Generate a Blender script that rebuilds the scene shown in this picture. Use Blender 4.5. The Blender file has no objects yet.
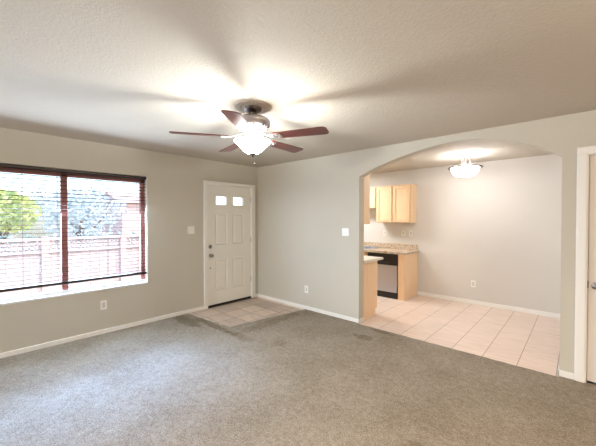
import bpy, bmesh, math, random
from mathutils import Vector, Matrix
random.seed(7)
sc = bpy.context.scene
PI = math.pi

# ------------------------------------------------------------------ camera
cam_d = bpy.data.cameras.new('camera'); cam = bpy.data.objects.new('camera', cam_d)
sc.collection.objects.link(cam); sc.camera = cam
cam_d.sensor_fit = 'HORIZONTAL'; cam_d.sensor_width = 36.0
cam_d.lens = 36.0 * 309.0 / 596.0
cam_d.clip_start = 0.05; cam_d.clip_end = 200
cam.location = (4.51, -3.79, 1.485)
cam.rotation_euler = (PI / 2 - math.atan(4.7 / 309.0), 0, math.radians(42.49))

# ------------------------------------------------------------------ world, sun, daylight, fill lights, exposure
sc.view_settings.view_transform = 'Standard'
sc.view_settings.look = 'None'
sc.view_settings.gamma = 1.0
sc.view_settings.use_curve_mapping = False
sc.view_settings.exposure = 0.14

world = bpy.data.worlds.new('sky'); sc.world = world
world.use_nodes = True
wn = world.node_tree; wn.nodes.clear()
w_out = wn.nodes.new('ShaderNodeOutputWorld'); w_bg = wn.nodes.new('ShaderNodeBackground')
w_sky = wn.nodes.new('ShaderNodeTexSky')
w_sky.sky_type = 'NISHITA'; w_sky.sun_disc = False
w_sky.sun_elevation = math.radians(50); w_sky.sun_rotation = math.radians(50)
w_sky.air_density = 1.0; w_sky.dust_density = 2.0; w_sky.ozone_density = 1.2
w_bg.inputs['Strength'].default_value = 0.72
wn.links.new(w_sky.outputs['Color'], w_bg.inputs['Color'])
wn.links.new(w_bg.outputs['Background'], w_out.inputs['Surface'])

def light(name, kind, loc, energy, color=(1, 1, 1), aim=None, **kw):
    d = bpy.data.lights.new(name, kind); d.energy = energy; d.color = color
    for k, v in kw.items(): setattr(d, k, v)
    o = bpy.data.objects.new(name, d); o.location = loc
    if aim is not None:
        o.rotation_euler = (Vector(aim) - Vector(loc)).to_track_quat('-Z', 'Y').to_euler()
    sc.collection.objects.link(o); return o

SUN_E, REAR_FILL_E, FRONT_E, FAN_E, KITCH_E, GALLEY_E, BLUE_E = 2.4, 106.0, 205.0, 62.0, 13.0, 46.0, 46.0
light('sun', 'SUN', (5, 5, 12), SUN_E, (1.0, 0.93, 0.85), aim=(1.2, 1.8, 6.6), angle=0.02)
# added fill light just inside the unseen patio door behind the camera
light('rear_fill', 'AREA', (1.7, -7.86, 1.15), REAR_FILL_E, (1.0, 0.94, 0.86), aim=(2.4, 0, 1.3),
      shape='RECTANGLE', size=2.8, size_y=2.0)
# skylight in the front window, between the pane and the sky
light('front_skylight', 'AREA', (-0.22, -2.93, 1.32), FRONT_E, (0.62, 0.79, 1.0), aim=(3.0, -2.93, -0.6),
      shape='RECTANGLE', size=1.75, size_y=1.4)

light('added_warm_lamp', 'POINT', (5.75, -2.2, 2.15), 34.0, (1.0, 0.78, 0.56), shadow_soft_size=0.12)  # added warm lamp out of view, brightens the pier and right-hand door
# added warm fill spot, no fixture, over the right-hand end of the carpet, above the camera
light('carpet_fill_spot', 'SPOT', (5.0, -3.5, 2.40), 290.0, (1.0, 0.78, 0.58), aim=(4.7, -3.1, 0), shadow_soft_size=0.08, spot_size=math.radians(128), spot_blend=0.7)

# steep blue light of the open sky in the same window
light('window_skylight', 'AREA', (-0.24, -2.93, 1.45), BLUE_E, (0.24, 0.46, 1.0), aim=(0.66, -2.93, 0.43),
      shape='RECTANGLE', size=1.75, size_y=1.3, spread=math.radians(40))

# ------------------------------------------------------------------ materials
def mat(name, col, rough=0.6, metal=0.0, spec=0.5, emit=None, emit_s=0.0):
    m = bpy.data.materials.new(name); m.use_nodes = True
    b = m.node_tree.nodes['Principled BSDF']
    b.inputs['Base Color'].default_value = (*col, 1); b.inputs['Roughness'].default_value = rough
    b.inputs['Metallic'].default_value = metal; b.inputs['Specular IOR Level'].default_value = spec
    if emit:
        b.inputs['Emission Color'].default_value = (*emit, 1); b.inputs['Emission Strength'].default_value = emit_s
    return m

class NT:
    def __init__(s, m): s.m = m; s.n = m.node_tree.nodes; s.l = m.node_tree.links; s.b = s.n['Principled BSDF']
    def co(s, scale=(1, 1, 1), loc=(0, 0, 0)):
        g = s.n.new('ShaderNodeNewGeometry'); mp = s.n.new('ShaderNodeMapping')
        mp.inputs['Scale'].default_value = scale; mp.inputs['Location'].default_value = loc
        s.l.new(g.outputs['Position'], mp.inputs['Vector']); return mp.outputs['Vector']
    def oco(s, scale=(1, 1, 1)):
        g = s.n.new('ShaderNodeTexCoord'); mp = s.n.new('ShaderNodeMapping')
        mp.inputs['Scale'].default_value = scale
        s.l.new(g.outputs['Object'], mp.inputs['Vector']); return mp.outputs['Vector']
    def noise(s, vec, scale, detail=4, rough=0.55):
        t = s.n.new('ShaderNodeTexNoise'); t.inputs['Scale'].default_value = scale
        t.inputs['Detail'].default_value = detail; t.inputs['Roughness'].default_value = rough
        s.l.new(vec, t.inputs['Vector']); return t.outputs['Fac']
    def voro(s, vec, scale, out='Distance', feature='F1'):
        t = s.n.new('ShaderNodeTexVoronoi'); t.inputs['Scale'].default_value = scale; t.feature = feature
        s.l.new(vec, t.inputs['Vector']); return t.outputs[out]
    def ramp(s, fac, stops, interp='LINEAR'):
        r = s.n.new('ShaderNodeValToRGB'); e = r.color_ramp.elements; r.color_ramp.interpolation = interp
        while len(e) < len(stops): e.new(0.5)
        for i, (p, c) in enumerate(stops):
            e[i].position = p; e[i].color = (*c, 1) if len(c) == 3 else c
        s.l.new(fac, r.inputs['Fac']); return r.outputs['Color']
    def mix(s, a, b, fac, mode='MIX'):
        x = s.n.new('ShaderNodeMix'); x.data_type = 'RGBA'; x.blend_type = mode
        for sock, v in ((x.inputs[6], a), (x.inputs[7], b), (x.inputs[0], fac)):
            if isinstance(v, (int, float)): sock.default_value = v
            elif isinstance(v, tuple): sock.default_value = (*v, 1)
            else: s.l.new(v, sock)
        return x.outputs[2]
    def math(s, op, a, b=None):
        x = s.n.new('ShaderNodeMath'); x.operation = op
        for i, v in enumerate((a, b)):
            if v is None: continue
            if isinstance(v, (int, float)): x.inputs[i].default_value = v
            else: s.l.new(v, x.inputs[i])
        return x.outputs[0]
    def sep(s, vec):
        x = s.n.new('ShaderNodeSeparateXYZ'); s.l.new(vec, x.inputs[0]); return x.outputs
    def color(s, c): s.l.new(c, s.b.inputs['Base Color'])
    def bump(s, h, strength=0.2, dist=0.01):
        b = s.n.new('ShaderNodeBump'); b.inputs['Strength'].default_value = strength
        b.inputs['Distance'].default_value = dist
        s.l.new(h, b.inputs['Height']); s.l.new(b.outputs['Normal'], s.b.inputs['Normal'])

def painted(name, col, bump_scale, strength, rough=0.75, var=0.03):
    m = mat(name, col, rough, spec=0.25); t = NT(m); v = t.co()
    n = t.noise(v, bump_scale, 3)
    t.bump(n, strength, 0.004)
    lo = tuple(c * (1 - var) for c in col); hi = tuple(min(1, c * (1 + var)) for c in col)
    t.color(t.ramp(t.noise(v, 0.8, 2), [(0.3, lo), (0.7, hi)])); return m

WALL = (0.55, 0.51, 0.43)
M = {}
M['wall'] = painted('wall_paint', WALL, 90, 0.25)
M['kitchen_wall'] = painted('kitchen_wall_paint', (0.66, 0.62, 0.57), 90, 0.2)
m = mat('ceiling_paint', (0.55, 0.495, 0.42), 0.85, spec=0.2); t = NT(m); v = t.co()
h1 = t.ramp(t.noise(v, 60, 3, 0.6), [(0.45, (0, 0, 0)), (0.58, (1, 1, 1))])
t.bump(h1, 0.38, 0.005); M['ceiling'] = m
M['trim'] = mat('white_trim_paint', (0.84, 0.81, 0.76), 0.4)
M['door'] = mat('door_paint', (0.84, 0.81, 0.74), 0.45)
M['plastic'] = mat('white_plastic', (0.82, 0.79, 0.73), 0.35)
M['slot'] = mat('dark_slot', (0.03, 0.03, 0.03), 0.5)
M['nickel'] = mat('brushed_nickel', (0.62, 0.60, 0.58), 0.28, 1.0)
M['dark_metal'] = mat('aged_pewter_metal', (0.13, 0.105, 0.09), 0.45, 1.0)
M['motor'] = mat('dull_pewter_housing', (0.33, 0.30, 0.30), 0.42, 1.0)
M['satin'] = mat('satin_door_hardware', (0.30, 0.28, 0.26), 0.3, 1.0)
M['black'] = mat('black_plastic', (0.012, 0.012, 0.013), 0.3)
M['rubber'] = mat('black_rubber', (0.015, 0.013, 0.012), 0.8)
M['steel'] = mat('stainless_steel', (0.52, 0.57, 0.66), 0.36, 1.0)
m = M['steel']; t = NT(m); t.bump(t.noise(t.co((300, 300, 3)), 1.0, 2), 0.03, 0.002)
M['bronze'] = mat('red_brown_window_frame', (0.36, 0.13, 0.11), 0.45)
M['espresso'] = mat('espresso_blind', (0.028, 0.017, 0.014), 0.4)
M['slat'] = mat('blind_slat_wood', (0.075, 0.045, 0.04), 0.65, spec=0.2)
M['cord'] = mat('blind_cord', (0.10, 0.07, 0.06), 0.8)
M['globe'] = mat('frosted_glass_lit', (0.9, 0.9, 0.88), 0.3, emit=(1.0, 0.99, 0.97), emit_s=32.0)
M['globe_kitchen'] = mat('frosted_bowl_lit', (0.9, 0.9, 0.88), 0.3, emit=(0.96, 0.97, 1.0), emit_s=30.0)
M['sill'] = mat('white_vinyl_sill', (0.80, 0.79, 0.78), 0.3)

# glass: a clear pane
m = bpy.data.materials.new('clear_glass'); m.use_nodes = True
n = m.node_tree.nodes; l = m.node_tree.links; n.clear()
o_ = n.new('ShaderNodeOutputMaterial'); mx = n.new('ShaderNodeMixShader'); tr = n.new('ShaderNodeBsdfTransparent')
gl = n.new('ShaderNodeBsdfGlossy'); gl.inputs['Roughness'].default_value = 0.02
mx.inputs[0].default_value = 0.05
l.new(tr.outputs[0], mx.inputs[1]); l.new(gl.outputs[0], mx.inputs[2]); l.new(mx.outputs[0], o_.inputs[0])
M['glass'] = m

# maple cabinets
def wood(name, base, dark, vert=True, rough=0.4, k=1.0):
    m = mat(name, base, rough); t = NT(m)
    v = t.co((14, 14, 0.9) if vert else (0.9, 14, 14))
    n_ = t.noise(v, 2.2 * k, 5, 0.6)
    t.color(t.ramp(n_, [(0.25, dark), (0.7, base)])); t.bump(n_, 0.05, 0.002); return m
M['maple'] = wood('maple_veneer', (0.86, 0.63, 0.40), (0.79, 0.54, 0.32))
m = mat('walnut_blade', (0.16, 0.04, 0.03), 0.3, spec=0.5); t = NT(m)
t.color(t.ramp(t.noise(t.oco((1.2, 22, 22)), 3.0, 5), [(0.3, (0.075, 0.014, 0.010)), (0.7, (0.20, 0.045, 0.034))])); M['walnut'] = m

# granite
m = mat('speckled_granite', (0.6, 0.5, 0.4), 0.22); t = NT(m); v = t.co()
c1 = t.ramp(t.noise(v, 30, 3, 0.6), [(0.36, (0.10, 0.06, 0.045)), (0.45, (0.42, 0.27, 0.17)), (0.54, (0.66, 0.53, 0.38)), (0.64, (0.34, 0.30, 0.29))])
c2 = t.ramp(t.voro(v, 90, 'Color'), [(0.2, (0.45, 0.33, 0.22)), (0.6, (0.78, 0.70, 0.57))])
t.color(t.mix(c1, c2, 0.3)); M['granite'] = m

# carpet
m = mat('worn_beige_carpet', (0.42, 0.36, 0.29), 0.95, spec=0.05); t = NT(m); v = t.co()
pile = t.noise(v, 130, 3, 0.7)
c = t.ramp(pile, [(0.34, (0.21, 0.178, 0.138)), (0.66, (0.52, 0.452, 0.362))])
c = t.mix(c, t.ramp(t.noise(v, 22, 4, 0.7), [(0.3, (0.80, 0.79, 0.78)), (0.65, (1.08, 1.08, 1.08))]), 1.0, 'MULTIPLY')
big = t.ramp(t.noise(v, 1.7, 6, 0.65), [(0.32, (0.80, 0.78, 0.75)), (0.62, (1.0, 1.0, 1.0))])
c = t.mix(c, big, 1.0, 'MULTIPLY')
def stain(c, x, y, rx, ry, col, amt, sx=6):
    s_ = t.sep(v); dx = t.math('DIVIDE', t.math('SUBTRACT', s_[0], x), rx); dy = t.math('DIVIDE', t.math('SUBTRACT', s_[1], y), ry)
    d2 = t.math('ADD', t.math('MULTIPLY', dx, dx), t.math('MULTIPLY', dy, dy))
    d2 = t.math('ADD', d2, t.math('MULTIPLY', t.math('SUBTRACT', t.noise(v, sx, 5, 0.7), 0.5), 2.6))
    f = t.ramp(d2, [(0.25, (amt,) * 3), (1.0, (0, 0, 0))])
    return t.mix(c, col, f, 'MULTIPLY')
for args in [
    (0.75, -1.45, 0.62, 0.07, (0.55, 0.49, 0.42), 0.8, 9), (0.32, -1.60, 0.42, 0.14, (0.58, 0.52, 0.45), 0.85, 6), (1.35, -1.45, 0.30, 0.09, (0.66, 0.60, 0.53), 0.7, 9),
    (1.27, -0.75, 0.12, 0.75, (0.74, 0.69, 0.62), 0.7, 7), (2.52, -0.42, 0.17, 0.10, (0.60, 0.54, 0.48), 0.75, 12),
    (2.62, -0.10, 0.2, 0.06, (0.62, 0.57, 0.52), 0.8, 8), (1.9, -1.25, 0.12, 0.10, (0.72, 0.66, 0.60), 0.6, 12),
    (3.75, -1.85, 0.10, 0.10, (0.66, 0.62, 0.56), 0.8, 9), (2.2, -2.3, 0.14, 0.1, (0.86, 0.83, 0.79), 0.5, 8)]:
    c = stain(c, *args)
t.color(c)
t.bump(pile, 0.9, 0.012); M['carpet'] = m

# kitchen floor tile: strong joints one way, faint joints the other, soft veins
def tile_mat(name, base, vein, joint, joint2, x0, y0, pitch, w, mottled=False):
    m = mat(name, base, 0.32); t = NT(m); v = t.co(); s_ = t.sep(v)
    veins = t.noise(t.co((1.3, 7, 1)), 2.6, 6, 0.62)
    c = t.ramp(veins, [(0.30, vein), (0.52, base), (0.75, tuple(min(1, q * 1.05) for q in base))])
    ix = t.math('FLOOR', t.math('DIVIDE', t.math('SUBTRACT', s_[0], x0), pitch))
    iy = t.math('FLOOR', t.math('DIVIDE', t.math('SUBTRACT', s_[1], y0), pitch))
    cell = t.n.new('ShaderNodeCombineXYZ'); t.l.new(ix, cell.inputs[0]); t.l.new(iy, cell.inputs[1])
    wn_ = t.n.new('ShaderNodeTexWhiteNoise'); wn_.noise_dimensions = '3D'; t.l.new(cell.outputs[0], wn_.inputs['Vector'])
    k = 0.30 if mottled else 0.06
    c = t.mix(c, t.ramp(wn_.outputs['Value'], [(0, (1 - k, 1 - k * 1.05, 1 - k * 1.1)), (1, (1, 1, 1))]), 1.0, 'MULTIPLY')
    def line(a, o0, ww):
        f = t.math('FRACT', t.math('ADD', t.math('DIVIDE', t.math('SUBTRACT', a, o0), pitch), 100.0))
        d = t.math('ABSOLUTE', t.math('SUBTRACT', f, 0.5))
        return t.math('GREATER_THAN', d, 0.5 - ww / pitch / 2)
    lx, ly = line(s_[0], x0, w), line(s_[1], y0, w)
    c = t.mix(c, joint2, ly); c = t.mix(c, joint, lx); t.color(c)
    t.bump(t.math('SUBTRACT', 1.0, t.math('MAXIMUM', lx, ly)), 0.25, 0.003)
    return m
M['tile'] = tile_mat('peach_floor_tile', (0.80, 0.65, 0.55), (0.70, 0.55, 0.45), (0.36, 0.26, 0.20), (0.72, 0.57, 0.47), 3.435 - 0.3055 * 20, 0.11, 0.3055, 0.0075)
M['entry_tile'] = tile_mat('brown_entry_tile', (0.72, 0.57, 0.45), (0.50, 0.39, 0.295), (0.24, 0.17, 0.12), (0.24, 0.17, 0.12), 0.09, -0.11, 0.305, 0.010, True)

# ------------------------------------------------------------------ mesh helpers
C = sc.collection
def box(bm, x0, x1, y0, y1, z0, z1, bev=0.0, seg=2):
    b = bmesh.new(); bmesh.ops.create_cube(b, size=1.0)
    for v in b.verts:
        v.co = Vector(((x0 + x1) / 2 + v.co.x * (x1 - x0), (y0 + y1) / 2 + v.co.y * (y1 - y0), (z0 + z1) / 2 + v.co.z * (z1 - z0)))
    if bev > 0:
        bmesh.ops.bevel(b, geom=b.edges[:], offset=bev, segments=seg, profile=0.5, affect='EDGES', clamp_overlap=True)
    join(bm, b); return bm
def join(dst, src, matrix=None):
    if matrix is not None: bmesh.ops.transform(src, matrix=matrix, verts=src.verts[:])
    me = bpy.data.meshes.new('tmp'); src.to_mesh(me); src.free(); dst.from_mesh(me); bpy.data.meshes.remove(me)
def lathe(bm, prof, cx=0, cy=0, cz=0, seg=48):
    rings = []
    for r, z in prof:
        if r < 1e-5: rings.append([bm.verts.new((cx, cy, cz + z))])
        else: rings.append([bm.verts.new((cx + r * math.cos(2 * PI * k / seg), cy + r * math.sin(2 * PI * k / seg), cz + z)) for k in range(seg)])
    for a, b in zip(rings, rings[1:]):
        for k in range(seg):
            k2 = (k + 1) % seg
            if len(a) == 1 and len(b) == 1: continue
            if len(a) == 1: bm.faces.new((a[0], b[k2], b[k]))
            elif len(b) == 1: bm.faces.new((a[k], a[k2], b[0]))
            else: bm.faces.new((a[k], a[k2], b[k2], b[k]))
    bmesh.ops.recalc_face_normals(bm, faces=bm.faces[:]); return bm
def tube(bm, pts, r, seg=10):
    pts = [Vector(p) for p in pts]; rings = []
    for i, p in enumerate(pts):
        d = (pts[min(i + 1, len(pts) - 1)] - pts[max(i - 1, 0)]).normalized()
        u = d.cross(Vector((0, 0, 1)));
        if u.length < 1e-3: u = d.cross(Vector((1, 0, 0)))
        u.normalize(); w = d.cross(u); rr = r[i] if isinstance(r, (list, tuple)) else r
        rings.append([bm.verts.new(p + rr * (math.cos(2 * PI * k / seg) * u + math.sin(2 * PI * k / seg) * w)) for k in range(seg)])
    for a, b in zip(rings, rings[1:]):
        for k in range(seg): bm.faces.new((a[k], a[(k + 1) % seg], b[(k + 1) % seg], b[k]))
    bm.faces.new(rings[0][::-1]); bm.faces.new(rings[-1])
    bmesh.ops.recalc_face_normals(bm, faces=bm.faces[:]); return bm
def prism(bm, pts, h, axis='z', z0=0.0):
    b = bmesh.new()
    vs = [b.verts.new((p[0], p[1], z0)) for p in pts]; f = b.faces.new(vs)
    r = bmesh.ops.extrude_face_region(b, geom=[f])
    bmesh.ops.translate(b, vec=(0, 0, h), verts=[q for q in r['geom'] if isinstance(q, bmesh.types.BMVert)])
    bmesh.ops.recalc_face_normals(b, faces=b.faces[:]); join(bm, b); return bm
def new(): return bmesh.new()
def world_loc(o):
    p = Vector((0, 0, 0))
    while o is not None: p += o.location; o = o.parent
    return p
def obj(name, bm, m, parent=None, smooth=False, loc=None):
    """one mesh object; geometry given in world coordinates unless loc is set (then local to loc)"""
    me = bpy.data.meshes.new(name)
    if parent is not None and loc is None: bmesh.ops.translate(bm, vec=-world_loc(parent), verts=bm.verts[:])
    bm.normal_update(); bm.to_mesh(me); bm.free()
    for mm in (m if isinstance(m, (list, tuple)) else [m]): me.materials.append(mm)
    o = bpy.data.objects.new(name, me); C.objects.link(o)
    if parent is not None: o.parent = parent
    if loc is not None: o.location = loc
    if smooth:
        for p in me.polygons: p.use_smooth = True
        try: me.set_sharp_from_angle(angle=math.radians(38))
        except Exception: pass
    return o
def struct(name, bm, m, parent=None):
    o = obj(name, bm, m, parent)
    if parent is None: o['kind'] = 'structure'
    return o
def tag(o, label, cat, group=None, kind=None):
    o['label'] = label; o['category'] = cat
    if group: o['group'] = group
    if kind: o['kind'] = kind
    return o
def thing(name, label, cat, loc, rz=0.0, group=None):
    o = bpy.data.objects.new(name, None); o.location = loc; o.rotation_euler = (0, 0, rz); o.empty_display_size = 0.1
    C.objects.link(o); return tag(o, label, cat, group)
def dup(root, loc, rz, label=None, group=None):
    r = root.copy(); C.objects.link(r); r.location = loc; r.rotation_euler = (0, 0, rz)
    if label: r['label'] = label
    if group: r['group'] = group
    for ch in list(root.children):
        c_ = ch.copy(); C.objects.link(c_); c_.parent = r
        for g in ch.children:
            d = g.copy(); C.objects.link(d); d.parent = c_
    return r
def grid_wall(us, vs, hole, to3, thick):
    """a slab of cells with openings: to3(u, v) -> point on the front face, thick = vector to the back face"""
    bm = new(); P = {}
    def vv(i, j):
        if (i, j) not in P: P[(i, j)] = bm.verts.new(to3(us[i], vs[j]))
        return P[(i, j)]
    fs = []
    for i in range(len(us) - 1):
        for j in range(len(vs) - 1):
            if not hole((us[i] + us[i + 1]) / 2, (vs[j] + vs[j + 1]) / 2):
                fs.append(bm.faces.new((vv(i, j), vv(i + 1, j), vv(i + 1, j + 1), vv(i, j + 1))))
    r = bmesh.ops.extrude_face_region(bm, geom=fs)
    bmesh.ops.translate(bm, vec=thick, verts=[q for q in r['geom'] if isinstance(q, bmesh.types.BMVert)])
    bmesh.ops.recalc_face_normals(bm, faces=bm.faces[:]); return bm
def between(a, lo, hi): return lo < a < hi

# ------------------------------------------------------------------ room shell
H = 2.44; XE = 6.2; YS = -8.0; KY = 2.19; KX = 4.45; T = 0.13
WY0, WY1, WZ0, WZ1 = -3.84, -2.008, 0.575, 2.07         # front window opening
DY0, DY1, DZ = -1.075, -0.132, 2.06                      # front door opening
bm = grid_wall([YS - .15, WY0, WY1, DY0, DY1, 0.0, 0.75, 1.35, KY + .15], [-0.15, 0.0, WZ0, 1.10, WZ1, H],
    lambda y, z: (between(y, WY0, WY1) and between(z, WZ0, WZ1)) or (between(y, DY0, DY1) and between(z, 0, WZ1)),
    lambda y, z: (0, y, z), (-0.15, 0, 0))
struct('wall_left', bm, M['wall'])
# arch wall
AX0, AX1, SPR, RISE = 2.205, 4.375, 2.07, 0.278
half = (AX1 - AX0) / 2; RAD = (half * half + RISE * RISE) / (2 * RISE)
def arch_z(x):
    u = x - (AX0 + AX1) / 2
    return SPR + RISE - (RAD - math.sqrt(max(0, RAD * RAD - u * u))) + 0.03 * math.sin(PI * u / half)
bm = new(); NA = 56
xs = [AX0 + (AX1 - AX0) * i / NA for i in range(NA + 1)]
V = lambda x, z: bm.verts.new((x, 0, z))
bot = [V(x, arch_z(x)) for x in xs]; top = [V(x, H) for x in xs]
fs = [bm.faces.new((bot[i], bot[i + 1], top[i + 1], top[i])) for i in range(NA)]
fs.append(bm.faces.new((V(0, -.15), V(AX0, -.15), bot[0], top[0], V(0, H))))
D2X0, D2X1, D2Z = 4.553, 5.36, 2.06
a0 = V(AX1, -.15); a1 = V(D2X0, -.15); a2 = V(D2X0, D2Z); a3 = V(D2X0, H)
fs.append(bm.faces.new((a0, a1, a2, a3, top[-1], bot[-1])))
b2 = V(D2X1, D2Z); b3 = V(D2X1, H)
fs.append(bm.faces.new((a2, b2, b3, a3)))
fs.append(bm.faces.new((V(D2X1, -.15), V(XE, -.15), V(XE, H), b3, b2)))
r = bmesh.ops.extrude_face_region(bm, geom=fs)
bmesh.ops.translate(bm, vec=(0, T, 0), verts=[q for q in r['geom'] if isinstance(q, bmesh.types.BMVert)])
bmesh.ops.recalc_face_normals(bm, faces=bm.faces[:])
struct('wall_right', bm, M['wall'])
struct('wall_kitchen', box(new(), 0, KX + .15, KY, KY + .15, -.15, H), M['kitchen_wall'])
struct('wall_kitchen_right', box(new(), KX, KX + .15, T, KY, -.15, H), M['kitchen_wall'])
struct('wall_closet', box(new(), KX + .15, XE + .15, 0.9, 1.05, -.15, H), M['wall'])
struct('wall_far_right', box(new(), XE, XE + .15, YS - .15, 0.9, -.15, H), M['wall'])
PX0, PX1, PZ = 0.2, 3.2, 2.15
bm = grid_wall([0, PX0, PX1, XE], [-.15, 0.02, PZ, H], lambda x, z: between(x, PX0, PX1) and between(z, .02, PZ),
               lambda x, z: (x, YS, z), (0, -0.15, 0))
struct('wall_behind', bm, M['wall'])
struct('ceiling', box(new(), -.15, XE + .15, YS - .15, KY + .15, H, H + .15), M['ceiling'])
# floors
rnd = random.Random(3)
def rag(p, q, n, a):
    out = []
    for i in range(1, n):
        k = i / n; d = (q[1] - p[1], p[0] - q[0]); L = math.hypot(*d); j = rnd.uniform(-a, a)
        out.append((p[0] + (q[0] - p[0]) * k + d[0] / L * j, p[1] + (q[1] - p[1]) * k + d[1] / L * j))
    return out
e0, e1, e2 = (0.0, -1.425), (1.0, -1.335), (1.205, -0.055)
outline = [(0, YS), (XE, YS), (XE, 0), (AX1, 0), (AX1, -.038), *rag((AX1, -.038), (AX0, -.038), 40, .006), (AX0, -.038), (AX0, 0), (1.21, 0), e2,
           *rag(e2, e1, 24, .010), e1, *rag(e1, e0, 20, .010), e0]
bm = prism(new(), outline, 0.010, z0=-0.004)
struct('floor', bm, M['carpet'])
struct('floor_kitchen', box(new(), 0, KX, -.06, KY, -.10, 0.0), M['tile'])
struct('floor_entry', box(new(), 0, 1.45, -1.65, -.0601, -.10, 0.0), M['entry_tile'])
bm = new(); box(bm, 0, XE, YS, -1.6501, -.10, -.005); box(bm, 1.4501, XE, -1.65, -.0601, -.10, -.005); box(bm, KX, XE, -.06, .9, -.10, -.005)
struct('floor_slab', bm, M['trim'])

# baseboards
def base(name, x0, x1, y0, y1, h=0.06, z0=0.004):
    struct(name, box(new(), x0, x1, y0, y1, z0, h, 0.004), M['trim'])
base('baseboard_left', 0, .013, YS, -1.136)
base('baseboard_corner', 0, .013, -.062, -.002)
bm = new(); box(bm, .014, AX0 + .013, -.013, 0, .003, .06, .004); box(bm, AX0, AX0 + .013, -.013, T, .003, .06, .004)
struct('baseboard_right', bm, M['trim'])
bm = new(); box(bm, AX1 - .013, 4.476, -.013, 0, .003, .062, .004); box(bm, AX1 - .013, AX1, -.013, T, .003, .062, .004)
struct('baseboard_pier', bm, M['trim'])
base('baseboard_kitchen', 2.18, KX, KY - .013, KY, .068, 0.0)
base('baseboard_kitchen_right', KX - .013, KX, T, KY - .013, .068, 0.0)

# ------------------------------------------------------------------ doors
def door_leaf(us, vs, holes, panels, to3, thick):
    """slab with cut lites and moulded panels on the room side"""
    bm = grid_wall(us, vs, lambda u, v: any(between(u, h[0], h[1]) and between(v, h[2], h[3]) for h in holes), to3, thick)
    nrm = -Vector(thick).normalized(); bm.normal_update(); o3 = Vector(to3(us[0], vs[0]))
    for p in panels:
        c3 = Vector(to3((p[0] + p[1]) / 2, (p[2] + p[3]) / 2))
        f = min((f for f in bm.faces if abs((f.calc_center_median() - o3).dot(nrm)) < 1e-4), key=lambda f: (f.calc_center_median() - c3).length)
        for th_, dp in ((.016, -.009), (.012, 0.0), (.022, .007)):
            bmesh.ops.inset_region(bm, faces=[f], thickness=th_, use_even_offset=True)
            if dp: bmesh.ops.translate(bm, vec=nrm * dp, verts=f.verts[:])
    return bm
# front door, leaf recessed a little in its frame
fx = -0.025
lites = [(-.882, -.672, 1.715, 1.86), (-.537, -.318, 1.715, 1.86)]
pans = [(-.90, -.655, 1.03, 1.575), (-.55, -.30, 1.03, 1.575), (-.90, -.655, .26, .80), (-.55, -.30, .26, .80)]
us = [-1.062, -.90, -.882, -.672, -.655, -.55, -.537, -.318, -.30, -.146]; vs = [.035, .26, .80, 1.03, 1.575, 1.715, 1.86, 2.047]
# panels span several cells, so build with merged columns
def leaf_front():
    ucs = [-1.062, -.90, -.655, -.55, -.30, -.146]; vcs = [.035, .26, .80, 1.03, 1.575, 1.715, 1.86, 2.047]
    hs = [(-.90, -.655, 1.715, 1.86), (-.55, -.30, 1.715, 1.86)]
    return door_leaf(ucs, vcs, hs, pans, lambda y, z: (fx, y, z), (-.044, 0, 0))
door1 = struct('door_1', leaf_front(), M['door'])
for y0, y1, z0, z1 in lites:
    ya, yb = (-.90, -.655) if y0 < -.6 else (-.55, -.30)
    bm = new()
    for q in ((ya, y0, z0 - .02, z1 + .02), (y1, yb, z0 - .02, z1 + .02), (ya, yb, z0 - .022, z0), (ya, yb, z1, z1 + .022)):
        box(bm, fx - .05, fx + .008, q[0], q[1], q[2], q[3], .003)
    fr = obj('lite_frame', bm, M['door'], door1)
    obj('lite_glass', box(new(), fx - .025, fx - .021, ya + .002, yb - .002, z0 - .002, z1 + .002), M['glass'], fr)
def lathe_x(prof, x, y, z, seg=24):
    b = new(); lathe(b, prof, seg=seg); d = new()
    join(d, b, Matrix.Translation((x, y, z)) @ Matrix.Rotation(PI / 2, 4, 'Y')); return d
k_ = obj('door_knob', lathe_x([(0, 0), (.032, 0), (.032, .006), (.014, .012), (.013, .03), (.026, .042), (.029, .055), (.022, .066), (0, .070)], fx, -.990, .865), M['satin'], door1, True)
obj('deadbolt', lathe_x([(0, 0), (.031, 0), (.031, .008), (.022, .018), (.010, .020), (.010, .030), (0, .032)], fx, -.997, 1.012), M['satin'], door1, True)
obj('door_bumper', lathe_x([(0, 0), (.011, 0), (.011, .006), (0, .010)], fx, -.995, .655, 16), M['dark_metal'], door1, True)
obj('door_sweep', box(new(), fx - .04, fx + .012, -1.060, -.148, .006, .034, .002), M['rubber'], door1)
for z in (1.83, 1.09, .36):
    bm = new(); tube(bm, [(fx + .012, -.141, z - .05), (fx + .012, -.141, z + .05)], .007); box(bm, fx + .0005, fx + .008, -.16, -.141, z - .045, z + .045, .001)
    obj('hinge', bm, M['nickel'], door1)
# frame and casing
bm = new()
box(bm, -.14, .0, DY0 + .0005, -1.064, 0, DZ, .002); box(bm, -.14, 0, -.144, DY1 - .0005, 0, DZ, .002); box(bm, -.14, 0, DY0, DY1, 2.049, 2.0695, .002)
box(bm, 0, .016, -1.132, -1.064, .003, 2.0465, .003); box(bm, 0, .016, -.144, -.066, .003, 2.0465, .003); box(bm, 0, .0165, -1.132, -.066, 2.047, 2.100, .003)
struct('trim_1', bm, M['trim'])
struct('trim_threshold', box(new(), -.14, .012, -1.062, -.146, -.0, .008, .002), M['dark_metal'])

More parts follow.
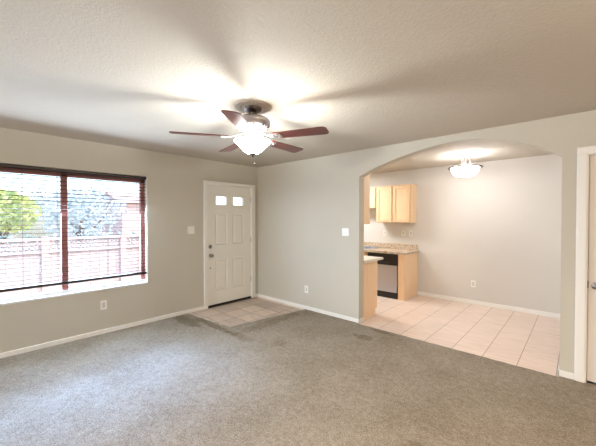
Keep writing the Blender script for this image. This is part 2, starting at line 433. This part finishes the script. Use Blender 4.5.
# second door at the right edge of the wall
lx0, lx1 = 4.563, 5.345
pw = .235
p2 = [(lx0 + .13, lx0 + .33, a, b) for a, b in ((.24, .80), (1.0, 1.60), (1.72, 1.93))] + [(lx1 - .33, lx1 - .13, a, b) for a, b in ((.24, .80), (1.0, 1.60), (1.72, 1.93))]
bm = door_leaf([lx0, lx0 + .13, lx0 + .33, lx1 - .33, lx1 - .13, lx1], [.022, .24, .80, 1.0, 1.60, 1.72, 1.93, 2.046], [], p2, lambda x, z: (x, .012, z), (0, .04, 0))
M['door2'] = mat('closet_door_paint', (0.74, 0.68, 0.62), 0.45)
door2 = struct('door_2', bm, M['door2'])
b = new(); lathe(b, [(0, 0), (.032, 0), (.032, .008), (.013, .014), (.012, .045), (0, .047)], seg=24); d = new()
join(d, b, Matrix.Translation((lx0 + .05, .012, .885)) @ Matrix.Rotation(PI / 2, 4, 'X'))
tube(d, [(lx0 + .05, -.028, .885), (lx0 + .09, -.034, .886), (lx0 + .165, -.034, .882)], [.011, .010, .008])
obj('door_lever', d, M['satin'], door2, True)
obj('latch', box(new(), lx0 - .0095, lx0 + .002, .000, .018, .86, .925, .002), M['dark_metal'], door2)
obj('door_sweep', box(new(), lx0 + .002, lx1 - .002, .006, .05, .007, .021, .001), M['rubber'], door2)
bm = new()
box(bm, D2X0 + .0005, 4.560, .0, T, .003, D2Z - .001, .001); box(bm, 5.348, D2X1 - .0005, 0, T, .003, D2Z - .001, .001); box(bm, D2X0, D2X1, 0, T, 2.049, D2Z - .0005, .001)
for x0, x1 in ((4.477, 4.557), (5.351, 5.431)):
    box(bm, x0, x1, -.018, 0, .003, 2.0525, .004); box(bm, x0 + .012, x1 - .012, -.024, -.0165, .003, 2.0645, .003)
box(bm, 4.477, 5.431, -.0185, 0, 2.053, 2.125, .004); box(bm, 4.489, 5.419, -.0245, -.017, 2.065, 2.113, .003)
struct('trim_2', bm, M['trim'])

# unseen patio door, added behind the camera to let light in
bm = new()
for x0, x1 in ((PX0, PX0 + .06), (PX1 - .06, PX1), (1.66, 1.74)): box(bm, x0, x1, YS - .10, YS - .04, .02, PZ, .004)
box(bm, PX0, PX1, YS - .10, YS - .04, .02, .08, .004); box(bm, PX0, PX1, YS - .10, YS - .04, PZ - .06, PZ, .004)
door3 = struct('door_3', bm, M['trim'])
obj('pane', box(new(), PX0 + .05, PX1 - .05, YS - .072, YS - .068, .07, PZ - .05), M['glass'], door3)

# ------------------------------------------------------------------ front window
bm = new(); wx0, wx1 = -.128, -.075; ym = -2.945
box(bm, wx0, wx1, WY0, WY0 + .05, WZ0, WZ1, .004); box(bm, wx0, wx1, WY1 - .065, WY1, WZ0, WZ1, .004)
box(bm, wx0, wx1, WY0, WY1, WZ1 - .085, WZ1, .004)
box(bm, wx0, wx1, ym - .032, ym + .032, WZ0, WZ1, .004)
win = struct('window_1', bm, M['bronze'])
obj('sill_track', box(new(), wx0 - .004, wx1 + .004, WY0 + .002, WY1 - .002, WZ0, WZ0 + .045, .004), M['sill'], win)
obj('pane', box(new(), -.100, -.097, WY0 + .04, ym - .02, WZ0 + .04, WZ1 - .07), M['glass'], win)
obj('pane', box(new(), -.116, -.113, ym + .02, WY1 - .05, WZ0 + .04, WZ1 - .07), M['glass'], win)
bm = new(); box(bm, -.072, .006, WY0 + .001, WY1 - .001, WZ0 - .012, WZ0 + .012, .004)
struct('window_sill', bm, M['sill'])
# white reveal lining
bm = new(); box(bm, -.074, .001, WY1 - .010, WY1 - .0005, WZ0 + .012, WZ1 - .001, .002); box(bm, -.074, .001, WY0 + .0005, WY0 + .01, WZ0 + .012, WZ1 - .001, .002)
struct('trim_window', bm, M['trim'])

# blind
by0, by1 = WY0 + .014, WY1 - .016
blind = thing('window_blind', 'dark wooden horizontal blind lowered over the front window, slats open', 'blind', (-.03, (by0 + by1) / 2, .70))
bm = new(); box(bm, -.064, .004, by0 - .002, by1 + .004, 2.030, 2.066, .004)
obj('headrail', bm, M['espresso'], blind)
bm = new(); pitch = .0465; zt = 2.012; ns = 28
for i in range(ns):
    z = zt - i * pitch
    if z < .745: break
    b = new(); box(b, -.016, .016, by0 + .004, by1, -.0027, .0027)
    join(bm, b, Matrix.Translation((-.032, 0, z)) @ Matrix.Rotation(math.radians(-3), 4, 'Y'))
obj('slats', bm, M['slat'], blind)
obj('bottom_rail', box(new(), -.058, -.004, by0 + .002, by1, .700, .732, .004), M['espresso'], blind)
for y in (-3.55, -3.33, -3.02, -2.50, -2.13):
    bm = new(); tube(bm, [(-.0055, y, .72), (-.0055, y, 2.035)], .0013, 6); tube(bm, [(-.0585, y, .72), (-.0585, y, 2.035)], .0013, 6)
    obj('ladder_cord', bm, M['cord'], blind)

# ------------------------------------------------------------------ wall plates, built facing +x, then turned
def plate(name, label, cat, loc, rz, w, h, kind, group=None):
    t_ = thing(name, label, cat, loc, rz, group)
    def part(n_, bm, m): return obj(n_, bm, m, t_, loc=(0, 0, 0))
    part('cover_plate', box(new(), 0, .006, -w / 2, w / 2, -h / 2, h / 2, .002), M['plastic'])
    if kind == 'toggle':
        for s in (-.023, .023):
            b = new(); box(b, .0, .012, s - .004, s + .004, -.016, .004, .002); part('toggle', b, M['slot'] if name == 'slot' else M['plastic'])
    if kind == 'rocker':
        for s in (-.023, .023):
            part('rocker', box(new(), .004, .009, s - .016, s + .016, -.033, .033, .002), M['plastic'])
    if kind == 'outlet':
        b = box(new(), .004, .0075, -.0165, .0165, -.033, .033, .001)
        f = part('receptacle', b, M['receptacle'])
        for zc in (.017, -.017):
            for yc in (-.006, .006): obj('slot', box(new(), .007, .0079, yc - .0012, yc + .0012, zc - .005, zc + .005), M['slot'], f, loc=(0, 0, 0))
    return t_
M['receptacle'] = mat('receptacle_plastic', (0.62, 0.59, 0.54), 0.4)
plate('light_switch', 'white double rocker light switch on the wall between window and front door', 'light switch', (0, -1.351, 1.30), 0, .116, .116, 'rocker')
plate('wall_outlet', 'white power outlet on the wall under the front window', 'outlet', (0, -2.563, .372), 0, .074, .118, 'outlet')
plate('light_switch', 'white double toggle light switch beside the left side of the arch', 'light switch', (1.978, 0, 1.285), -PI / 2, .116, .112, 'toggle')
plate('wall_outlet', 'white power outlet low on the wall between front door and arch', 'outlet', (1.226, 0, .330), -PI / 2, .074, .118, 'outlet')
plate('wall_outlet', 'white power outlet low on the bare kitchen wall beyond the arch', 'outlet', (3.147, KY, .352), -PI / 2, .074, .118, 'outlet')
plate('wall_outlet', 'white outlet above the counter, leftmost of three under the upper cabinets', 'outlet', (1.50, KY, 1.18), -PI / 2, .074, .118, 'outlet', 'outlets above the kitchen counter')
plate('wall_outlet', 'white outlet above the counter, middle one of three under the upper cabinets', 'outlet', (1.895, KY, 1.19), -PI / 2, .074, .118, 'outlet', 'outlets above the kitchen counter')
plate('wall_outlet', 'white outlet above the counter, rightmost of three under the upper cabinets', 'outlet', (2.045, KY, 1.19), -PI / 2, .074, .118, 'outlet', 'outlets above the kitchen counter')

# ------------------------------------------------------------------ kitchen
def shaker(x0, x1, z0, z1, yf, cab, th=.02, rail=.055, sgn=-1):
    """door facing -y (sgn -1) or +y: a frame, and a recessed flat panel set in it"""
    bm = new()
    y0, y1 = (yf, yf + th) if sgn < 0 else (yf - th, yf)
    rec = (yf + .012, yf + th) if sgn < 0 else (yf - th, yf - .012)
    box(bm, x0, x0 + rail, y0, y1, z0, z1, .002); box(bm, x1 - rail, x1, y0, y1, z0, z1, .002)
    box(bm, x0 + rail - .001, x1 - rail + .001, y0, y1, z0, z0 + rail, .002); box(bm, x0 + rail - .001, x1 - rail + .001, y0, y1, z1 - rail, z1, .002)
    d_ = obj('door', bm, M['maple'], cab)
    obj('panel', box(new(), x0 + rail - .002, x1 - rail + .002, rec[0], rec[1], z0 + rail - .002, z1 - rail + .002), M['maple_panel'], d_)
    return d_
M['maple_panel'] = wood('maple_panel', (0.87, 0.67, 0.43), (0.81, 0.59, 0.35))
# tall upper cabinet on the far wall
uy = 1.905
cab = thing('upper_cabinet', 'maple wall cabinet with two panel doors above the dishwasher', 'cabinet', (1.795, KY, 1.40))
obj('body', box(new(), 1.435, 2.152, uy + .021, KY - .003, 1.40, 2.12, .002), M['maple'], cab)
obj('crown', box(new(), 1.4355, 2.162, uy + .006, KY - .003, 2.112, 2.13, .003), M['maple'], cab)
shaker(1.447, 1.772, 1.412, 2.108, uy, cab)
shaker(1.800, 2.125, 1.412, 2.108, uy, cab)
# short upper cabinet over the sink
cab = thing('upper_cabinet', 'short maple wall cabinet hanging left of the two door cabinet', 'cabinet', (1.05, KY, 1.69))
obj('body', box(new(), .66, 1.433, uy + .021, KY - .003, 1.69, 2.12, .002), M['maple'], cab)
shaker(.675, 1.035, 1.70, 2.108, uy, cab)
shaker(1.062, 1.420, 1.70, 2.108, uy, cab)
# near upper cabinet on the back of the arch wall
cab = thing('upper_cabinet', 'maple wall cabinet end seen just inside the left jamb of the arch', 'cabinet', (1.75, T, 1.40))
obj('body', box(new(), 1.30, 2.180, T + .003, .345, 1.40, 2.15, .002), M['maple'], cab)
obj('crown', box(new(), 1.30, 2.190, T + .003, .372, 2.145, 2.165, .003), M['maple'], cab)
shaker(1.312, 1.735, 1.412, 2.135, .366, cab, sgn=1)
shaker(1.745, 2.168, 1.412, 2.135, .366, cab, sgn=1)
# near base cabinet and its countertop
cab = thing('base_cabinet', 'maple base cabinet end against the left jamb of the arch', 'cabinet', (1.5, T, 0))
bm = new(); box(bm, .9, 2.195, T + .003, .555, .10, .835, .002); box(bm, .9, 2.192, T + .003, .505, .0, .11)
obj('body', bm, M['maple'], cab)
for x0, x1 in ((.915, 1.325), (1.345, 1.755), (1.775, 2.18)):
    shaker(x0, x1, .12, .64, .577, cab, sgn=1)
    d_ = obj('drawer', box(new(), x0, x1, .557, .577, .66, .815, .003), M['maple'], cab)
M['laminate'] = mat('pale_counter_top', (0.72, 0.68, 0.58), 0.3)
t = NT(M['laminate']); t.color(t.ramp(t.noise(t.co(), 60, 4), [(0.35, (0.58, 0.53, 0.42)), (0.6, (0.76, 0.72, 0.62))]))
ct = box(new(), .9, 2.225, T + .003, .70, .836, .872, .010, 3)
tag(obj('countertop', ct, M['laminate']), 'pale countertop on the near base cabinet beside the arch jamb', 'countertop')
# far run
cab = thing('base_cabinet', 'maple sink base cabinet left of the dishwasher', 'cabinet', (.75, KY, 0))
bm = new(); box(bm, .05, 1.436, 1.60, KY - .003, .10, .69, .002); box(bm, .05, 1.436, 1.60, 1.635, .69, .829, .001); box(bm, .05, 1.436, 1.66, KY - .003, 0, .11)
obj('body', bm, M['maple'], cab)
for x0, x1 in ((.06, .50), (.52, .965), (.98, 1.425)):
    shaker(x0, x1, .12, .64, 1.578, cab); obj('drawer', box(new(), x0, x1, 1.578, 1.598, .66, .815, .003), M['maple'], cab)
cab = thing('end_panel', 'maple cabinet end panel closing the counter run right of the dishwasher', 'cabinet', (2.115, KY, 0))
obj('side_panel', box(new(), 2.160, 2.178, 1.585, KY - .003, 0.0, .829, .002), M['maple'], cab)
obj('face_stile', box(new(), 2.062, 2.161, 1.578, 1.60, 0.0, .829, .002), M['maple'], cab)
dw = thing('dishwasher', 'stainless steel dishwasher with black control panel under the granite counter', 'dishwasher', (1.75, KY, 0))
obj('body', box(new(), 1.442, 2.058, 1.62, KY - .02, .10, .826), M['black'], dw)
obj('steel_door', box(new(), 1.446, 2.046, 1.575, 1.621, .115, .612, .006), M['steel'], dw)
cp = obj('control_panel', box(new(), 1.444, 2.056, 1.572, 1.621, .616, .824, .006), M['black'], dw)
obj('handle', box(new(), 1.60, 1.90, 1.553, 1.574, .640, .662, .006), M['black'], cp)
obj('toe_kick', box(new(), 1.446, 2.054, 1.585, 1.64, .0, .110, .002), M['black'], dw)
# granite top with a hole for the sink, and backsplash
SX0, SX1, SY0, SY1 = .70, 1.36, 1.66, 2.08
bm = grid_wall([.02, SX0, SX1, 2.205], [1.553, SY0, SY1, KY - .001], lambda x, y: between(x, SX0, SX1) and between(y, SY0, SY1), lambda x, y: (x, y, .872), (0, 0, -.041))
gt = tag(obj('countertop', bm, M['granite']), 'speckled granite countertop with backsplash above the dishwasher', 'countertop')
obj('backsplash', box(new(), .02, 2.175, KY - .022, KY - .001, .8725, .972, .003), M['granite'], gt)
sk = thing('kitchen_sink', 'stainless sink set in the granite counter left of the dishwasher', 'sink', (1.03, 1.87, .70))
bm = new()
for q in ((SX0 - .02, SX0 + .005, SY0 - .02, SY1 + .02), (SX1 - .005, SX1 + .06, SY0 - .02, SY1 + .02), (SX0, SX1, SY0 - .02, SY0 + .005), (SX0, SX1, SY1 - .005, SY1 + .02)):
    box(bm, *q, .8725, .884, .003)
obj('rim', bm, M['steel'], sk)
bm = new(); g = .004
box(bm, SX0 + .005, SX1 - .005, SY0 + .005, SY1 - .005, .70, .70 + g)
box(bm, SX0 + .005, SX0 + .009, SY0 + .005, SY1 - .005, .70, .872); box(bm, SX1 - .009, SX1 - .005, SY0 + .005, SY1 - .005, .70, .872)
box(bm, SX0 + .005, SX1 - .005, SY0 + .005, SY0 + .009, .70, .872); box(bm, SX0 + .005, SX1 - .005, SY1 - .009, SY1 - .005, .70, .872)
obj('basin', bm, M['steel'], sk)

# ------------------------------------------------------------------ ceiling fan
FX, FY = 2.423, -2.088
md = new(); prof = [(0, 0), (.165, 0), (.165, -.006), (.155, -.011), (.140, -.007), (.120, -.012), (.10, -.008), (.085, -.013), (0, -.013)]
lathe(md, prof, FX, FY, H, 72)
for k in range(28):
    a = 2 * PI * k / 28; b = new(); box(b, .095, .142, -.005, .005, -.014, -.006, .003); join(md, b, Matrix.Translation((FX, FY, H)) @ Matrix.Rotation(a, 4, 'Z'))
M['plaster'] = mat('medallion_plaster', (0.52, 0.44, 0.35), 0.7)
tag(obj('ceiling_medallion', md, M['plaster'], smooth=True), 'round plaster ceiling rosette above the ceiling fan', 'ceiling medallion')
fan = thing('ceiling_fan', 'five bladed walnut ceiling fan with lit frosted bowl', 'ceiling fan', (FX, FY, 2.03))
def fl(prof, seg=48): return lathe(new(), prof, FX, FY, 0, seg)
obj('canopy', fl([(0, 2.427), (.078, 2.427), (.078, 2.418), (.070, 2.404), (.048, 2.392), (.040, 2.388), (0, 2.388)]), M['dark_metal'], fan, True)
obj('downrod', fl([(.036, 2.392), (.034, 2.36), (.040, 2.345)], 24), M['dark_metal'], fan, True)
obj('motor_housing', fl([(0, 2.352), (.055, 2.352), (.105, 2.346), (.140, 2.333), (.151, 2.318), (.151, 2.285), (.138, 2.262), (.118, 2.248), (.10, 2.240), (0, 2.240)]), M['motor'], fan, True)
for k in range(10):
    a = 2 * PI * k / 10
    b = new(); box(b, .1255, .1375, -.007, .007, 2.250, 2.262, .002); bm = new(); join(bm, b, Matrix.Translation((FX, FY, 0)) @ Matrix.Rotation(a, 4, 'Z'))
    obj('vent_slot', bm, M['slot'], fan)
obj('hub', fl([(.085, 2.242), (.080, 2.226), (.050, 2.216), (.038, 2.200), (.036, 2.180), (0, 2.180)]), M['motor'], fan, True)
obj('light_fitter', fl([(0, 2.184), (.036, 2.184), (.036, 2.172), (.030, 2.168), (0, 2.168)]), M['nickel'], fan, True)
bowl = [(.153, 2.150), (.155, 2.145), (.148, 2.134), (.128, 2.118), (.098, 2.084), (.066, 2.055), (.042, 2.042), (.014, 2.036)]
inner = [(max(.01, r_ - .004), z_ + (.004 if i > 1 else 0)) for i, (r_, z_) in enumerate(bowl)][::-1]
gb = obj('light_bowl', fl(bowl + inner), M['globe'], fan, True)
obj('finial', fl([(.0, 2.048), (.030, 2.043), (.030, 2.037), (.014, 2.030), (.010, 2.018), (.004, 2.010), (0, 2.006)], 24), M['dark_metal'], fan, True)
bm = new(); tube(bm, [(FX + .012, FY + .012, 2.03), (FX + .012, FY + .012, 1.955)], .0016, 6)
pc = obj('pull_chain', bm, M['nickel'], fan)
b = new(); bmesh.ops.create_icosphere(b, subdivisions=2, radius=.007); bmesh.ops.translate(b, vec=(FX + .012, FY + .012, 1.95), verts=b.verts[:])
obj('chain_knob', b, M['dark_metal'], pc, True)
# blades
def blade_bm():
    pts = []; r0, r1 = .205, .665
    w0, w1 = .052, .068
    pts.append((r0, -w0)); pts.append((r0 + .12, -w0 - .006)); pts.append((r1 - .055, -w1))
    for k in range(1, 8):
        a = -PI / 2 + k * PI / 16; pts.append((r1 - .055 + .055 * math.cos(a) ** .6, -w1 + .04 + .04 * math.sin(a)))
    for k in range(0, 8):
        a = k * PI / 16; pts.append((r1 - .055 + .055 * max(0, math.cos(a)) ** .6, w1 - .04 + .04 * math.sin(a)))
    pts += [(r1 - .055, w1), (r0 + .12, w0 + .006), (r0, w0)]
    return prism(new(), pts, .006, z0=-.003)
def arm_bm():
    bm = new()
    pts = [(.07, -.018), (.14, -.014), (.20, -.03), (.25, -.046), (.268, -.030), (.275, 0), (.268, .030), (.25, .046), (.20, .03), (.14, .014), (.07, .018)]
    prism(bm, pts, .005, z0=-.0085)
    bmesh.ops.subdivide_edges(bm, edges=[e for e in bm.edges if abs(e.verts[0].co.x - e.verts[1].co.x) > .05], cuts=3)
    for q in bm.verts:
        u = max(0.0, min(1.0, (.205 - q.co.x) / .135)); q.co.z += .034 * u * u * (3 - 2 * u)
    for x, y in ((.235, -.022), (.235, .022), (.258, 0)):
        b = new(); bmesh.ops.create_uvsphere(b, u_segments=10, v_segments=6, radius=.006); join(bm, b, Matrix.Translation((x, y, -.009)))
    return bm
PITCH = math.radians(-9); BZ = 2.176 - 2.03
blade_angles = [22, 95, 167, 237, 308]
b_first = a_first = None
for a in blade_angles:
    if b_first is None:
        b_first = obj('fan_blade', blade_bm(), M['walnut'], fan, loc=(0, 0, BZ)); a_first = obj('blade_arm', arm_bm(), M['nickel'], b_first, loc=(0, 0, 0))
        bl = b_first
    else:
        bl = b_first.copy(); C.objects.link(bl); am = a_first.copy(); C.objects.link(am); am.parent = bl
    bl.rotation_mode = 'XYZ'
    bl.rotation_euler = (PITCH, 0, math.radians(a))
light('fan_lamp', 'POINT', (FX, FY, 2.138), FAN_E, (0.94, 1.0, 0.99), shadow_soft_size=0.02)

# ------------------------------------------------------------------ kitchen ceiling light
KLX, KLY = 3.22, 1.32
kl = thing('ceiling_light', 'semi flush nickel ceiling light with frosted bowl beyond the arch', 'ceiling light', (KLX, KLY, 2.10))
def klf(prof, seg=48): return lathe(new(), prof, KLX, KLY, 0, seg)
obj('canopy', klf([(0, 2.44), (.072, 2.44), (.072, 2.43), (.060, 2.41), (.035, 2.395), (0, 2.392)]), M['motor'], kl, True)
obj('stem', klf([(.022, 2.40), (.018, 2.36), (.026, 2.33), (.020, 2.28), (.024, 2.255)], 20), M['motor'], kl, True)
for k in range(3):
    a = 2 * PI * k / 3 + .4; pts = []
    for i in range(9):
        u = i / 8; rr = .045 + .10 * u ** 2.2 + .018 * math.sin(u * PI * 2); pts.append((KLX + rr * math.cos(a), KLY + rr * math.sin(a), 2.40 - .155 * u))
    obj('arm', tube(new(), pts, .007, 8), M['motor'], kl, True)
obj('rim', klf([(.14, 2.266), (.20, 2.260), (.228, 2.250), (.236, 2.240), (.230, 2.232), (.192, 2.236), (.14, 2.252)]), M['dark_metal'], kl, True)
bw = [(.190, 2.240), (.187, 2.210), (.172, 2.172), (.146, 2.138), (.105, 2.116), (.05, 2.106), (0, 2.104)]
obj('light_bowl', klf(bw), M['globe_kitchen'], kl, True)
light('kitchen_lamp', 'POINT', (KLX, KLY, 2.268), KITCH_E, (0.96, 0.98, 1.0), shadow_soft_size=0.10)
light('kitchen_galley_lamp', 'AREA', (0.75, 1.15, 2.41), GALLEY_E, (0.98, 0.99, 1.0), aim=(0.75, 1.16, 0), shape='RECTANGLE', size=0.9, size_y=0.35)

# ------------------------------------------------------------------ outside
def leaves(bm, c, rad, n, size, rg, flat=1.0):
    for _ in range(n):
        while True:
            p = Vector((rg.uniform(-1, 1), rg.uniform(-1, 1), rg.uniform(-1, 1)))
            if .35 < p.length < 1: break
        p = Vector((c[0] + p.x * rad[0], c[1] + p.y * rad[1], c[2] + p.z * rad[2]))
        a = Vector((rg.uniform(-1, 1), rg.uniform(-1, 1), rg.uniform(-1, 1))).normalized(); b = a.orthogonal().normalized(); s = size * rg.uniform(.6, 1.3)
        vs_ = [bm.verts.new(p + q) for q in (a * s, b * s * .45, -a * s, -b * s * .45)]; bm.faces.new(vs_)
def leaf_mat(name, c1, c2):
    m = mat(name, c1, .6); t = NT(m); t.color(t.ramp(t.noise(t.co(), 3.0, 4), [(.35, c1), (.65, c2)])); return m
M['leaf_y'] = leaf_mat('yellow_green_leaves', (.42, .55, .25), (.80, .82, .35))  # lightened: window haze is painted into all three leaf colours
M['leaf_g'] = leaf_mat('blue_green_leaves', (.32, .50, .48), (.55, .70, .68))
M['leaf_p'] = leaf_mat('haze_paled_leaves', (.55, .66, .70), (.74, .80, .82))
M['bark'] = mat('bark', (.16, .11, .08), .9)
M['fence'] = wood('weathered_pink_fence', (0.72, 0.58, 0.54), (0.62, 0.47, 0.42), k=0.7, rough=.8)
M['soil'] = painted('pale_yard_ground', (.50, .46, .42), 20, .3, .9, .1)
M['stucco'] = painted('pink_stucco', (.62, .45, .40), 60, .3, .9, .04)
struct('ground', box(new(), -30, -.15, -25, 25, -.35, -.15), M['soil'])
fn = thing('fence', 'pinkish wooden fence with lattice top outside the front window', 'fence', (-2.5, -2.5, -.15))
bm = new(); y = -6.0
while y < 2.0: box(bm, -2.52, -2.50, y + .003, y + .147, -.13, .86); y += .15
obj('plank_panel', bm, M['fence'], fn)
bm = new(); box(bm, -2.54, -2.47, -6, 2.0, .86, .905, .004); obj('rail', bm, M['fence'], fn)
bm = new(); box(bm, -2.55, -2.46, -6, 2.0, 1.09, 1.135, .004); obj('rail', bm, M['fence'], fn)
bm = new(); s = .18; y = -6.0
while y < 1.9:
    for sg in (1, -1):
        b = new(); box(b, -.004, .004, -.012, .012, -.128, .128); join(bm, b, Matrix.Translation((-2.505 + sg * .004, y, .9975)) @ Matrix.Rotation(sg * PI / 4, 4, 'X'))
    y += .075
obj('lattice', bm, M['fence'], fn)
for y in (-5.3, -4.05, -2.79, -1.53, -.27, 1.0): obj('post', box(new(), -2.56, -2.45, y - .05, y + .05, -.15, 1.16, .006), M['fence'], fn)
def tree(label, x, y, h, crown, n, size, lm, seed, name='tree'):
    rg = random.Random(seed); tr_ = thing(name, label, 'tree', (x, y, -.15), 0, 'trees beyond the fence')
    bm = new(); tube(bm, [(x, y, -.15), (x + .05, y - .04, h * .4), (x, y, h)], [.11, .08, .04], 8); 
    for k in range(5):
        a = rg.uniform(0, 2 * PI); tube(bm, [(x, y, h * .45), (x + .6 * crown[0] * math.cos(a), y + .6 * crown[1] * math.sin(a), h + .2)], [.04, .015], 6)
    obj('trunk', bm, M['bark'], tr_)
    bm = new()
    for k in range(9):
        c = (x + rg.uniform(-.5, .5) * crown[0], y + rg.uniform(-.55, .55) * crown[1], h + rg.uniform(-.5, .5) * crown[2])
        leaves(bm, c, [q * .55 for q in crown], n // 9, size, rg)
    obj('foliage', bm, lm, tr_)
tree('yellow green leafy tree seen through the left pane of the front window', -6.0, -3.15, 1.7, (.75, .75, .62), 2600, .09, M['leaf_y'], 1)
tree('blue green tree at the far left edge of the front window view', -8.0, -3.9, 1.75, (1.2, 1.5, .95), 2400, .11, M['leaf_g'], 2)
tree('tree paled by painted haze, seen through the right pane of the front window', -8.5, -.9, 1.6, (1.3, 1.5, 1.0), 2000, .11, M['leaf_p'], 3)
rg = random.Random(5); bm = new()
y = -6.5
while y < 3: leaves(bm, (-4.2 + rg.uniform(-.2, .2), y, .55), (.5, .5, .6), 260, .07, rg); y += .5
sh = tag(obj('hedge', bm, M['leaf_g']), 'leafy hedge showing through the fence lattice outside the window', 'hedge')
hs = thing('house', 'pink stucco house in the distance, right side of the window view', 'house', (-12, 4.2, -.15))
bm = new(); box(bm, -13, -10, .9, 4.0, -.15, 2.15); obj('wall', bm, M['stucco'], hs)
bm = new(); prism(bm, [(-13.3, 2.15), (-9.7, 2.15), (-11.5, 2.7)], 3.5)
bmesh.ops.transform(bm, matrix=Matrix.Translation((0, 4.2, 0)) @ Matrix.Rotation(PI / 2, 4, 'X'), verts=bm.verts[:])
M['roof'] = mat('clay_roof', (.55, .42, .38), .9)
obj('roof', bm, M['roof'], hs)
